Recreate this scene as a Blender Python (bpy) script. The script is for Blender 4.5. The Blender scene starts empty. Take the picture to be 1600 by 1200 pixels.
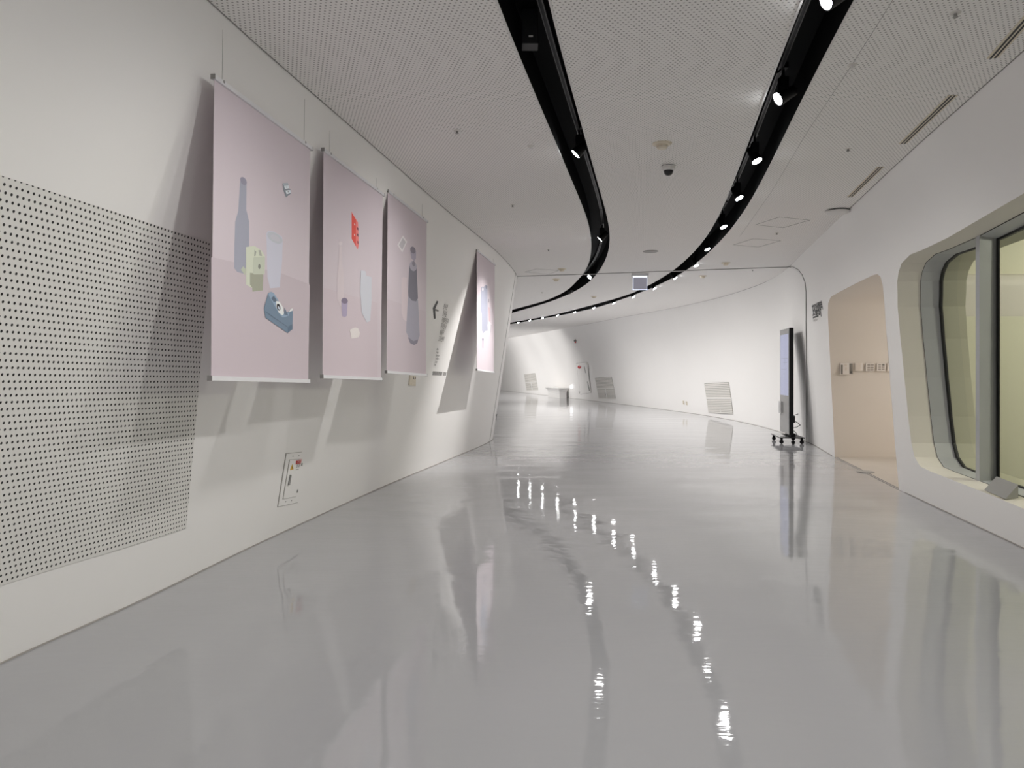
import bpy, math
from mathutils import Vector, Matrix
from mathutils.geometry import delaunay_2d_cdt, tessellate_polygon

C = bpy.context.scene.collection
FPX, CU, HV, EYE, H = 1200.0, 800.0, 577.5, 1.3, 3.05
ORG = Vector((0, 0, EYE))
UPT = Vector((0, .04, 1)).normalized()      # plumb line: the corridor is a gentle ramp

# ------------------------------------------------------------------ helpers
def ray(u, v): return Vector(((u - CU) / FPX, 1.0, (HV - v) / FPX))
def on_z(u, v, z):
    d = ray(u, v); t = (z - EYE) / d.z
    return ORG + d * t
def on_plane(u, v, p, n):
    d = ray(u, v); t = (p - ORG).dot(n) / d.dot(n)
    return ORG + d * t
def lin(c): 
    c = c / 255.0
    return c / 12.92 if c <= .04045 else ((c + .055) / 1.055) ** 2.4
def rgb(r, g, b): return (lin(r), lin(g), lin(b), 1)

def mat(name, col, rough=.6, metal=0, ior=None, emit=None, es=0, spec=None):
    m = bpy.data.materials.new(name); m.use_nodes = True
    b = m.node_tree.nodes['Principled BSDF']
    b.inputs['Base Color'].default_value = col if len(col) == 4 else (*col, 1)
    b.inputs['Roughness'].default_value = rough
    b.inputs['Metallic'].default_value = metal
    if ior: b.inputs['IOR'].default_value = ior
    if spec is not None: b.inputs['Specular IOR Level'].default_value = spec
    if emit:
        b.inputs['Emission Color'].default_value = (*emit, 1)
        b.inputs['Emission Strength'].default_value = es
    return m

def add_var(m, base, amt=.03, scale=.7):
    """faint procedural unevenness in the paint"""
    nt = m.node_tree; b = nt.nodes['Principled BSDF']
    tc = nt.nodes.new('ShaderNodeTexCoord'); n = nt.nodes.new('ShaderNodeTexNoise')
    n.inputs['Scale'].default_value = scale; n.inputs['Detail'].default_value = 3
    r = nt.nodes.new('ShaderNodeMapRange')
    r.inputs['To Min'].default_value = 1 - amt; r.inputs['To Max'].default_value = 1 + amt
    mx = nt.nodes.new('ShaderNodeVectorMath'); mx.operation = 'SCALE'
    mx.inputs[0].default_value = base[:3]
    nt.links.new(tc.outputs['Object'], n.inputs['Vector'])
    nt.links.new(n.outputs['Fac'], r.inputs['Value'])
    nt.links.new(r.outputs['Result'], mx.inputs['Scale'])
    nt.links.new(mx.outputs['Vector'], b.inputs['Base Color'])
    n2 = nt.nodes.new('ShaderNodeTexNoise'); n2.inputs['Scale'].default_value = 1.3
    bp = nt.nodes.new('ShaderNodeBump'); bp.inputs['Strength'].default_value = .25; bp.inputs['Distance'].default_value = .01
    nt.links.new(tc.outputs['Object'], n2.inputs['Vector'])
    nt.links.new(n2.outputs['Fac'], bp.inputs['Height']); nt.links.new(bp.outputs['Normal'], b.inputs['Normal'])
    return m

def dots(name, base, hole, pu, pv, rad, stagger=True, rot=0.0, edge=.0008):
    """perforated sheet: staggered round holes on the UV map (metres)"""
    m = mat(name, base, .6); nt = m.node_tree; b = nt.nodes['Principled BSDF']; L = nt.links
    def M(op, a, c=None, d=None):
        n = nt.nodes.new('ShaderNodeMath'); n.operation = op
        for i, x in enumerate((a, c, d)):
            if x is None: continue
            if isinstance(x, (int, float)): n.inputs[i].default_value = x
            else: L.new(x, n.inputs[i])
        return n.outputs[0]
    uv = nt.nodes.new('ShaderNodeUVMap'); uv.uv_map = 'UVMap'
    mp = nt.nodes.new('ShaderNodeMapping'); mp.inputs['Rotation'].default_value = (0, 0, rot)
    L.new(uv.outputs[0], mp.inputs['Vector'])
    sp = nt.nodes.new('ShaderNodeSeparateXYZ'); L.new(mp.outputs[0], sp.inputs[0])
    x, y = sp.outputs[0], sp.outputs[1]
    row = M('FLOOR', M('DIVIDE', y, pv))
    odd = M('MODULO', M('ABSOLUTE', row), 2.0)
    xs = M('ADD', M('DIVIDE', x, pu), M('MULTIPLY', odd, .5 if stagger else 0))
    fx = M('MULTIPLY', M('SUBTRACT', M('SUBTRACT', xs, M('FLOOR', xs)), .5), pu)
    fy = M('MULTIPLY', M('SUBTRACT', M('SUBTRACT', M('DIVIDE', y, pv), row), .5), pv)
    d = M('SQRT', M('ADD', M('MULTIPLY', fx, fx), M('MULTIPLY', fy, fy)))
    mr = nt.nodes.new('ShaderNodeMapRange')
    mr.inputs['From Min'].default_value = rad - edge; mr.inputs['From Max'].default_value = rad + edge
    L.new(d, mr.inputs['Value'])
    mx = nt.nodes.new('ShaderNodeMix'); mx.data_type = 'RGBA'
    L.new(mr.outputs[0], mx.inputs[0])
    mx.inputs[6].default_value = (*hole, 1); mx.inputs[7].default_value = (*base, 1)
    L.new(mx.outputs[2], b.inputs['Base Color'])
    return m

W = (.90, .888, .868)
M_ = {}
M_['wall'] = add_var(mat('white wall paint', W, .55), W, .02)
M_['ceil'] = dots('perforated ceiling board', (.93, .91, .885), (.34, .325, .31), .0265, .0265, .0053, True, .0)
M_['ceilplain'] = mat('plain ceiling board', (.80, .785, .765), .7)
M_['white'] = mat('white enamel', (.78, .77, .75), .4)
M_['perf'] = dots('black perforation sheet', (.78, .77, .735), (.004, .004, .004), .0283, .0283, .0058)
M_['black'] = mat('matte black metal', (.006, .006, .0065), .45, spec=.25)
M_['channel'] = mat('black channel lining', (.005, .005, .0055), .7, spec=.08)
M_['groove'] = mat('dark joint', (.10, .095, .09), .8)
M_['joint'] = mat('grey joint filler', (.36, .34, .32), .8)
M_['alu'] = mat('brushed aluminium', (.80, .80, .82), .4, .1)
M_['steel'] = mat('grey painted frame', (.46, .47, .48), .45, .1)
M_['gasket'] = mat('black gasket', (.004, .004, .004), .5)
M_['cream'] = mat('cream plastic', (.75, .68, .55), .4)
M_['lens'] = mat('lit lamp lens', (1, 1, 1), .3, emit=(.93, .96, 1), es=60)
M_['beige'] = add_var(mat('warm passage paint', (.72, .675, .62), .6), (.72, .675, .62), .03)
M_['reveal'] = mat('window reveal paint', (.76, .72, .65), .5)
M_['room'] = mat('inner room paint', (.66, .64, .50), .6)
M_['dim'] = mat('grey print', (.30, .29, .28), .7)
M_['ink'] = mat('black print', (.012, .012, .012), .5)
M_['louvre'] = mat('vent slat', (.74, .72, .68), .5)
M_['ventback'] = mat('vent interior', (.34, .33, .30), .8)
M_['screen'] = mat('lit screen', (.02, .02, .03), .15, emit=(.50, .54, .80), es=.55)
M_['glassblack'] = mat('grey glossy glass front', (.22, .22, .215), .12, ior=1.5)
M_['red'] = mat('red label', (.55, .03, .03), .4)
M_['yellow'] = mat('yellow warning label', (.75, .45, .02), .4)
M_['plaque'] = mat('grey plaque', (.33, .325, .31), .6)
M_['dome'] = mat('smoked dome', (.02, .02, .022), .1)
M_['concrete'] = add_var(mat('worn concrete floor', (.50, .46, .41), .5), (.50, .46, .41), .08, 3)
M_['acrylic'] = mat('clear acrylic', (.6, .6, .6), .1)

def glass_mat():
    m = bpy.data.materials.new('window glass'); m.use_nodes = True; nt = m.node_tree; nt.nodes.clear()
    o = nt.nodes.new('ShaderNodeOutputMaterial'); mx = nt.nodes.new('ShaderNodeMixShader')
    t = nt.nodes.new('ShaderNodeBsdfTransparent'); t.inputs[0].default_value = (.80, .83, .76, 1)
    g = nt.nodes.new('ShaderNodeBsdfGlossy'); g.inputs['Roughness'].default_value = .01
    f = nt.nodes.new('ShaderNodeFresnel'); f.inputs[0].default_value = 1.45
    nt.links.new(f.outputs[0], mx.inputs[0]); nt.links.new(t.outputs[0], mx.inputs[1])
    nt.links.new(g.outputs[0], mx.inputs[2]); nt.links.new(mx.outputs[0], o.inputs[0])
    return m
M_['glass'] = glass_mat()

def floor_mat():
    base = (.40, .402, .415)
    m = mat('glossy epoxy floor', base, .035, ior=1.5); nt = m.node_tree; b = nt.nodes['Principled BSDF']; L = nt.links
    tc = nt.nodes.new('ShaderNodeTexCoord')
    n1 = nt.nodes.new('ShaderNodeTexNoise'); n1.inputs['Scale'].default_value = 2.0; n1.inputs['Detail'].default_value = 1.0
    n2 = nt.nodes.new('ShaderNodeTexNoise'); n2.inputs['Scale'].default_value = 17; n2.inputs['Detail'].default_value = 2
    mpw = nt.nodes.new('ShaderNodeMapping'); mpw.inputs['Scale'].default_value = (.38, 1, 1); mpw.inputs['Rotation'].default_value = (0, 0, .15)
    L.new(tc.outputs['Object'], mpw.inputs['Vector'])
    L.new(mpw.outputs[0], n1.inputs['Vector']); L.new(mpw.outputs[0], n2.inputs['Vector'])
    b1 = nt.nodes.new('ShaderNodeBump'); b1.inputs['Strength'].default_value = 1; b1.inputs['Distance'].default_value = .0060
    b2 = nt.nodes.new('ShaderNodeBump'); b2.inputs['Strength'].default_value = 1; b2.inputs['Distance'].default_value = .0008
    L.new(n1.outputs['Fac'], b1.inputs['Height']); L.new(n2.outputs['Fac'], b2.inputs['Height'])
    L.new(b1.outputs['Normal'], b2.inputs['Normal']); L.new(b2.outputs['Normal'], b.inputs['Normal'])
    return m
M_['floor'] = floor_mat()

class MB:
    def __init__(s): s.v = []; s.f = []; s.mi = []; s.mats = []; s.uv = None
    def idx(s, m):
        if m not in s.mats: s.mats.append(m)
        return s.mats.index(m)
    def add(s, vs, fs, m):
        o = len(s.v); s.v += [Vector(p) for p in vs]; k = s.idx(m)
        for f in fs: s.f.append([o + i for i in f]); s.mi.append(k)
    def box(s, lo, hi, m, M=None):
        x0, y0, z0 = lo; x1, y1, z1 = hi
        vs = [Vector(p) for p in ((x0,y0,z0),(x1,y0,z0),(x1,y1,z0),(x0,y1,z0),(x0,y0,z1),(x1,y0,z1),(x1,y1,z1),(x0,y1,z1))]
        if M: vs = [M @ p for p in vs]
        s.add(vs, [(0,3,2,1),(4,5,6,7),(0,1,5,4),(1,2,6,5),(2,3,7,6),(3,0,4,7)], m)
    def cyl(s, a, b, r0, m, r1=None, n=16, caps=True):
        a = Vector(a); b = Vector(b); r1 = r0 if r1 is None else r1
        d = (b - a).normalized(); x = d.orthogonal().normalized(); y = d.cross(x)
        vs = [a + (x * math.cos(2*math.pi*i/n) + y * math.sin(2*math.pi*i/n)) * r0 for i in range(n)]
        vs += [b + (x * math.cos(2*math.pi*i/n) + y * math.sin(2*math.pi*i/n)) * r1 for i in range(n)]
        fs = [(i, (i+1) % n, n + (i+1) % n, n + i) for i in range(n)]
        if caps: fs += [tuple(range(n))[::-1], tuple(range(n, 2*n))]
        s.add(vs, fs, m)
    def lathe(s, prof, m, c=(0,0,0), n=24, sx=1, sy=1):
        c = Vector(c); vs = []; fs = []
        for r, z in prof:
            for i in range(n):
                a = 2*math.pi*i/n; vs.append(c + Vector((r*math.cos(a)*sx, r*math.sin(a)*sy, z)))
        for k in range(len(prof)-1):
            for i in range(n):
                j = (i+1) % n; fs.append((k*n+i, k*n+j, (k+1)*n+j, (k+1)*n+i))
        fs += [tuple(range(n)), tuple(range((len(prof)-1)*n, len(prof)*n))]
        s.add(vs, fs, m)
    def prism(s, pts, vec, m):
        """closed polygon swept by vec"""
        n = len(pts); pts = [Vector(p) for p in pts]; vec = Vector(vec)
        tri = tessellate_polygon([pts])
        vs = pts + [p + vec for p in pts]
        fs = [tuple(t) for t in tri] + [tuple(i + n for i in t) for t in tri]
        fs += [(i, (i+1) % n, n + (i+1) % n, n + i) for i in range(n)]
        s.add(vs, fs, m)
    def sweep(s, pts, half, nrm, th, m):
        """flat bar along pts: width 2*half, thickness th along nrm (function or vector)"""
        pts = [Vector(p) for p in pts]; n = len(pts); vs = []
        for i, p in enumerate(pts):
            t = (pts[min(i+1, n-1)] - pts[max(i-1, 0)]).normalized()
            N = nrm[i] if isinstance(nrm, list) else Vector(nrm)
            sd = t.cross(N).normalized() * half
            vs += [p - sd, p + sd, p + sd + N*th, p - sd + N*th]
        fs = [(0,1,2,3), tuple(4*(n-1)+k for k in (3,2,1,0))]
        for i in range(n-1):
            a = 4*i; b = a+4
            for k in range(4): fs.append((a+k, b+k, b+(k+1) % 4, a+(k+1) % 4))
        s.add(vs, fs, m)
    def build(s, name, parent=None, smooth=False, bevel=0, origin=None):
        me = bpy.data.meshes.new(name)
        vs = s.v
        if origin is not None: vs = [p - Vector(origin) for p in vs]
        me.from_pydata([tuple(p) for p in vs], [], s.f)
        for m in s.mats: me.materials.append(m)
        me.polygons.foreach_set('material_index', s.mi)
        import bmesh
        bm = bmesh.new(); bm.from_mesh(me); bmesh.ops.recalc_face_normals(bm, faces=bm.faces); bm.to_mesh(me); bm.free()
        if smooth: me.polygons.foreach_set('use_smooth', [True]*len(me.polygons))
        me.update()
        o = bpy.data.objects.new(name, me); C.objects.link(o)
        if parent:
            o.parent = parent
        if origin is not None: o.location = origin
        if bevel:
            md = o.modifiers.new('bevel', 'BEVEL'); md.width = bevel; md.segments = 2; md.limit_method = 'ANGLE'
        return o

def tag(o, label, cat, group=None):
    o['label'] = label; o['category'] = cat
    if group: o['group'] = group
    return o
def struct(o): o['kind'] = 'structure'; return o
def thing(name, label, cat, loc=(0,0,0), rz=0, group=None):
    o = bpy.data.objects.new(name, None); C.objects.link(o)
    o.location = loc; o.rotation_euler = (0, 0, rz); o.empty_display_size = .1
    return tag(o, label, cat, group)
def rooted(t, mb, name, **k):
    """build world-space mesh mb under empty t (unrotated): shift vertices to t"""
    mb.v = [p - Vector(t.location) for p in mb.v]
    return mb.build(name, parent=t, **k)
def dup(root, loc, rz):
    r = root.copy(); C.objects.link(r); r.location = loc; r.rotation_euler = (0, 0, rz); ch = {}
    for c in list(root.children):
        d = c.copy(); C.objects.link(d); d.parent = r; ch[c.name.split('.')[0]] = d
        for g in list(c.children):
            e = g.copy(); C.objects.link(e); e.parent = d
    return r, ch

# ------------------------------------------------------------------ curved wall surfaces
def interp(xs, ys, x):
    n = len(xs)
    i = max(0, min(n - 2, next((k for k in range(n - 1) if x < xs[k + 1]), n - 2)))
    def sl(k):
        if k <= 0: return (ys[1]-ys[0])/(xs[1]-xs[0])
        if k >= n-1: return (ys[-1]-ys[-2])/(xs[-1]-xs[-2])
        return (ys[k+1]-ys[k-1])/(xs[k+1]-xs[k-1])
    h = xs[i+1]-xs[i]; t = (x-xs[i])/h
    if t < 0: return ys[0] + sl(0)*(x-xs[0])
    if t > 1: return ys[-1] + sl(n-1)*(x-xs[-1])
    return (2*t**3-3*t*t+1)*ys[i] + (t**3-2*t*t+t)*h*sl(i) + (-2*t**3+3*t*t)*ys[i+1] + (t**3-t*t)*h*sl(i+1)

class Surf:
    def __init__(s, pairs, g, side):
        s.fy = [p[1] for p in pairs]; s.fx = [p[0] for p in pairs]
        s.tx = [p[2] for p in pairs]; s.ty = [p[3] for p in pairs]; s.g = g; s.side = side
    def p(s, y, z):
        F = Vector((interp(s.fy, s.fx, y), y, 0)); T = Vector((interp(s.fy, s.tx, y), interp(s.fy, s.ty, y), 0))
        q = F.lerp(T, s.g(z / H)); q.z = z
        return q
    def n(s, y, z):
        a = s.p(y + .05, z) - s.p(y - .05, z)
        b = s.p(y, min(z + .05, H)) - s.p(y, max(z - .05, 0))
        n = a.cross(b).normalized()
        return n if (n.x * s.side) < 0 else -n          # side +1 = wall on the right, normal points left
    def solve(s, u, v, y0=None):
        best = None
        if y0 is None:
            y = -1.0 if s.side < 0 else 1.0
            while y < (14.7 if s.side < 0 else 50):
                for k in range(13):
                    z = H*k/12; q = s.p(y, z)
                    if q.y > .5:
                        e = (CU+FPX*q.x/q.y-u)**2 + (HV-FPX*(q.z-EYE)/q.y-v)**2
                        if best is None or e < best[0]: best = (e, y, z)
                y += .25 + .02*abs(y)
            y, z = best[1:]
        else: y, z = y0
        def pr(y, z):
            q = s.p(y, z); return CU+FPX*q.x/q.y, HV-FPX*(q.z-EYE)/q.y
        for _ in range(25):
            a = pr(y, z); b = pr(y+.01, z); c = pr(y, z+.01)
            j11 = (b[0]-a[0])/.01; j12 = (c[0]-a[0])/.01; j21 = (b[1]-a[1])/.01; j22 = (c[1]-a[1])/.01
            det = j11*j22-j12*j21
            if abs(det) < 1e-9: break
            ex = u-a[0]; ey = v-a[1]
            dy = (ex*j22-ey*j12)/det; dz = (j11*ey-j21*ex)/det
            m = max(abs(dy)/1.0, abs(dz)/.5, 1)
            y += dy/m; z += dz/m
        return y, z

left = Surf([(-3.75,-7,-3.0,-7), (-3.0,-1.7,-2.22,-1.7), (-2.26,3.4,-1.475,3.4), (-2.10,4.245,-1.36,4.245), (-1.90,5.7,-1.135,5.7), (-1.425,8.55,-.70,8.55),
             (-.88,11.3,-.225,11.4), (-.376,14.1,.083,14.2), (-.44,15.4,.06,15.3), (-.95,18,-.2,17), (-2.2,22,-1.0,21),
             (-5,28,-3.4,27), (-10,35,-8.5,34)], lambda t: t, -1)
right = Surf([(1.55,-7,.85,-7), (2.0,-3.8,1.32,-3.8), (2.85,.6,2.12,.6), (3.72,5.58,3.08,5.58), (4.19,8.32,3.665,8.32), (4.78,11.35,4.33,11.35), (5.32,13.87,4.88,13.9),
              (5.62,16.5,5.1,16.1), (5.68,19.2,5.0,18.9), (5.4,22.3,4.54,22), (4.73,25.8,3.7,25.6), (3.95,29.4,2.98,29.1),
              (2.74,34.6,1.85,34.2), (1.55,39.5,.7,39.1), (-.55,47.1,-1.4,46.7), (-4,56,-5,55)], lambda t: .4*t+.6*t**3, 1)

def wall_uv(me, fn):
    uvl = me.uv_layers.new(name='UVMap')
    for l in me.loops: uvl.data[l.index].uv = fn(me.vertices[l.vertex_index].co)

# left wall
mb = MB(); ys = [-7 + .35*i for i in range(121)]; nz = 10
ys = [y for y in ys if y <= 35]
vs = [left.p(y, H*k/nz) for y in ys for k in range(nz+1)]
fs = [(i*(nz+1)+k, (i+1)*(nz+1)+k, (i+1)*(nz+1)+k+1, i*(nz+1)+k+1) for i in range(len(ys)-1) for k in range(nz)]
mb.add(vs, fs, M_['wall']); struct(mb.build('wall_left', smooth=True))

# openings in the right wall, picked on the wall surface
door_px = [(1304.5,715),(1301,640),(1297,560),(1293.5,490),(1294,474),(1298,464),(1310,457),(1340,441.5),(1364,430),(1371,428),(1376,433),(1379.5,447),(1384,510),(1391,600),(1398,690),(1404.5,764)]
win_px = [(1402,440),(1402.5,480),(1407,530),(1413,590),(1419,650),(1424,692),(1429,714),(1438,729),(1455,737),(1478,746),(1540,770.5),(1600,795),(1680,829),(1790,876)]
door_l = [right.solve(u, v) for u, v in door_px]
win_l = [right.solve(u, v) for u, v in win_px]


wtop_px = [(1800,184),(1700,243),(1600,302),(1540,337),(1480,372),(1440,391),(1422,398),(1409,411),(1404,425)]
win_t = [right.solve(u, v) for u, v in wtop_px]

door_l[0] = (door_l[0][0], 0.0); door_l[-1] = (door_l[-1][0], 0.0)
z_lo = win_l[-3][1]; z_hi = win_t[2][1]
# close the window behind the frame edge (beyond the right border of the view)
yn = 2.6
near = [(yn + .12, z_lo - .0), (yn, z_lo + .18), (yn - .1, 1.5), (yn - .1, z_hi - .2), (yn, z_hi - .05), (yn + .15, z_hi)]
win_loop = win_l[:-2] + near + win_t[2:]


def pip(p, poly):
    x, y = p; c = False; n = len(poly)
    for i in range(n):
        x1, y1 = poly[i]; x2, y2 = poly[(i+1) % n]
        if (y1 > y) != (y2 > y) and x < (x2-x1)*(y-y1)/(y2-y1)+x1: c = not c
    return c
def near_loop(p, poly, d):
    for i in range(len(poly)):
        a = Vector(poly[i]); b = Vector(poly[(i+1) % len(poly)]); ab = b-a; P = Vector(p)
        t = max(0, min(1, (P-a).dot(ab)/max(ab.length_squared, 1e-9)))
        if (P-(a+ab*t)).length < d: return True
    return False
def dens(poly, step, closed=True):
    out = []; n = len(poly)
    for i in range(n if closed else n-1):
        a = Vector(poly[i]); b = Vector(poly[(i+1) % n]); k = max(1, int((b-a).length/step))
        out += [tuple(a.lerp(b, j/k)) for j in range(k)]
    if not closed: out.append(tuple(poly[-1]))
    return out
def cdt(outer, holes, inner):
    pts = []; edges = []
    for loop in [outer] + holes:
        o = len(pts); pts += [Vector(p) for p in loop]; edges += [(o+i, o+(i+1) % len(loop)) for i in range(len(loop))]
    pts += [Vector(p) for p in inner]
    V, E, F, *_ = delaunay_2d_cdt(pts, edges, [], 0, 1e-5)
    V = [tuple(v) for v in V]; out = []
    for f in F:
        c = (sum(V[i][0] for i in f)/len(f), sum(V[i][1] for i in f)/len(f))
        if pip(c, outer) and not any(pip(c, h) for h in holes): out.append(tuple(f))
    return V, out

door_d = dens(door_l, .12); win_d = dens(win_loop, .12)
# the door loop touches the floor: keep its foot slightly on the border
door_h = [(a, max(b, 0)) for a, b in door_d]
outer = dens([(-7,0), (door_l[-1][0],0)], .3, False)[:-1]
outer += [(door_l[-1][0],0)] + [p for p in dens(list(reversed(door_l)), .12, False)[1:-1]] + [(door_l[0][0],0)]
outer += dens([(door_l[0][0],0), (56,0)], .35, False)[1:-1] + dens([(56,0),(56,H)], .3, False)[:-1] + dens([(56,H),(-7,H)], .35, False)[:-1] + dens([(-7,H),(-7,0)], .3, False)[:-1]
inner = []
y = -6.7
while y < 55.8:
    k = 1
    while k*.16 < H-.05:
        p = (y, k*.16)
        if not near_loop(p, win_d, .07) and not pip(p, win_d) and not near_loop(p, door_h, .07) and not pip(p, door_h): inner.append(p)
        k += 1
    y += .25
V, F = cdt(outer, [win_d], inner)
mb = MB(); mb.add([right.p(a, b) for a, b in V], F, M_['wall'])
wr = mb.build('wall_right', smooth=True); struct(wr)

# ------------------------------------------------------------------ floor
mb = MB(); mb.add([(-14,-7.2,0),(14,-7.2,0),(14,58,0),(-14,58,0)], [(0,1,2,3)], M_['floor'])
struct(mb.build('floor'))
# back end of the corridor (behind the camera) and the far end
mb = MB(); mb.add([(-4,-7,0),(2.2,-7,0),(2.2,-7,H),(-4,-7,H)], [(0,1,2,3)], M_['wall']); struct(mb.build('wall_back'))
mb = MB(); mb.add([left.p(35,0), right.p(55.9,0), right.p(55.9,H), left.p(35,H)], [(0,1,2,3)], M_['wall']); struct(mb.build('wall_far'))

# ------------------------------------------------------------------ ceiling with two channels
LL = [(772,0),(865,217),(918.5,343),(923,365),(924,395),(918.5,417),(909,430.5),(887,453.5),(855.6,469),(807,482)]
LR = [(856,0),(917.5,223),(953,349.5),(954.7,373),(951,399),(936,426),(916,445.6),(889.7,460),(855.6,473),(807,487)]
RL = [(1248.75,0),(1203.75,125),(1157,254),(1128.7,328),(1100.5,377.7),(1055,422),(1011.7,447),(988,459),(947.5,470.5),(868.7,491.5),(803,503)]
RR = [(1331,0),(1275,110),(1200,267),(1172,321),(1139.5,364.7),(1111,392.8),(1076,423),(1011.7,453.5),(934,481),(868,494.3),(803,505.6)]
def track_edge(px, behind, ext):
    p = [on_z(u, v, H).xy for u, v in px]
    d = (p[-1]-p[-2]).normalized()
    p = [Vector(b) for b in behind] + p + [p[-1] + d*ext*.5, p[-1] + d*ext]
    # even resample + smoothing
    for _ in range(2):
        q = []; L = [0]
        for i in range(1, len(p)): L.append(L[-1] + (p[i]-p[i-1]).length)
        N = 110
        for k in range(N+1):
            t = L[-1]*k/N; i = max(j for j in range(len(L)) if L[j] <= t+1e-9); i = min(i, len(p)-2)
            q.append(p[i].lerp(p[i+1], (t-L[i])/max(L[i+1]-L[i], 1e-9)))
        for _ in range(6):
            q = [q[0]] + [(q[i-1]+q[i]*2+q[i+1])/4 for i in range(1, N)] + [q[-1]]
        p = q
    return p
eLL = track_edge(LL, [(-1.65,-6.6),(-.85,-1.5),(-.40,1.5)], 3)
eLR = track_edge(LR, [(-1.40,-6.6),(-.60,-1.5),(-.15,1.5)], 3)
eRL = track_edge(RL, [(-.25,-6.6),(.50,-1.5),(1.0,1.5)], 12)
eRR = track_edge(RR, [(0,-6.6),(.75,-1.5),(1.25,1.5)], 12)
def loop_of(a, b): return [tuple(p) for p in a] + [tuple(p) for p in reversed(b)]
holes = [loop_of(eLL, eLR), loop_of(eRL, eRR)]
tl = [left.p(-7 + i*.5, H).xy for i in range(85) if -7+i*.5 <= 35]
tr = [right.p(-7 + i*.5, H).xy for i in range(126) if -7+i*.5 <= 55.9]
outer = [tuple(p) for p in tl] + [tuple(p) for p in reversed(tr)]
V, F = cdt(outer, holes, [])
port_y = 13.6
mb = MB(); mb.add([(a, b, H) for a, b in V], F, M_['ceil'])
ce = mb.build('ceiling'); struct(ce)
wall_uv(ce.data, lambda co: (co.x*.985 - co.y*.17, co.y*.985 + co.x*.17))

def centre(a, b, f, i): return a[i].lerp(b[i], f)
def channel(a, b, railf, label):
    t = thing('lighting_channel', label, 'light channel', (a[40].x, a[40].y, H))
    m = MB(); n = len(a); D = .24; vs = []
    for i in range(n):
        vs += [(a[i].x, a[i].y, H), (a[i].x, a[i].y, H+D), (b[i].x, b[i].y, H+D), (b[i].x, b[i].y, H)]
    fs = []
    for i in range(n-1):
        o = 4*i
        for k in range(3): fs.append((o+k, o+k+1, o+4+k+1, o+4+k))
    fs += [(0,1,2,3), (4*n-4, 4*n-3, 4*n-2, 4*n-1)]
    m.add(vs, fs, M_['channel']); rooted(t, m, 'channel')
    m = MB()
    # rail in lengths with small gaps
    pts = [Vector((*centre(a, b, railf, i), H+D-.05)) for i in range(n)]
    k = 0
    while k < n-1:
        seg = pts[k:min(k+10, n)]
        if len(seg) > 1:
            seg = [p.copy() for p in seg]; seg[-1] = seg[-1].lerp(seg[-2], .12)
            m.sweep(seg, .017, (0,0,-1), .012, M_['black'])
            for sgn in (-1, 1):
                off = []
                for j, p in enumerate(seg):
                    tt = (seg[min(j+1, len(seg)-1)] - seg[max(j-1, 0)]).normalized()
                    off.append(p + tt.cross(Vector((0,0,1))).normalized()*.012*sgn + Vector((0,0,-.012)))
                m.sweep(off, .003, (0,0,-1), .005, RAIL)
        k += 9
    rooted(t, m, 'track_rail')
    m = MB()
    m.sweep([Vector((*a[i], H)) for i in range(n)], .006, (0,0,-1), .004, M_['white'])
    m.sweep([Vector((*b[i], H)) for i in range(n)], .006, (0,0,-1), .004, M_['white'])
    rooted(t, m, 'edge_bead')
    return t
RAIL = mat('rail lip', (.10, .10, .10), .35, .5)
ch_l = channel(eLL, eLR, .62, 'left-hand curved black lighting channel recessed in the white ceiling')
ch_r = channel(eRL, eRR, .40, 'right-hand curved black lighting channel recessed in the white ceiling')
# small black driver box in the left channel
p = on_z(828, 74, H+.03)
t = thing('driver_box', 'small black driver box inside the left ceiling channel near the camera', 'driver box', p)
mb = MB(); mb.box((-.045,-.05,0), (.045,.05,.19), mat('driver box casing', (.02,.02,.021), .5)); mb.build('casing', t, bevel=.004)
mb = MB(); mb.box((-.008,-.052,.035), (.016,-.050,.045), M_['white']); mb.build('label', t)

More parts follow.
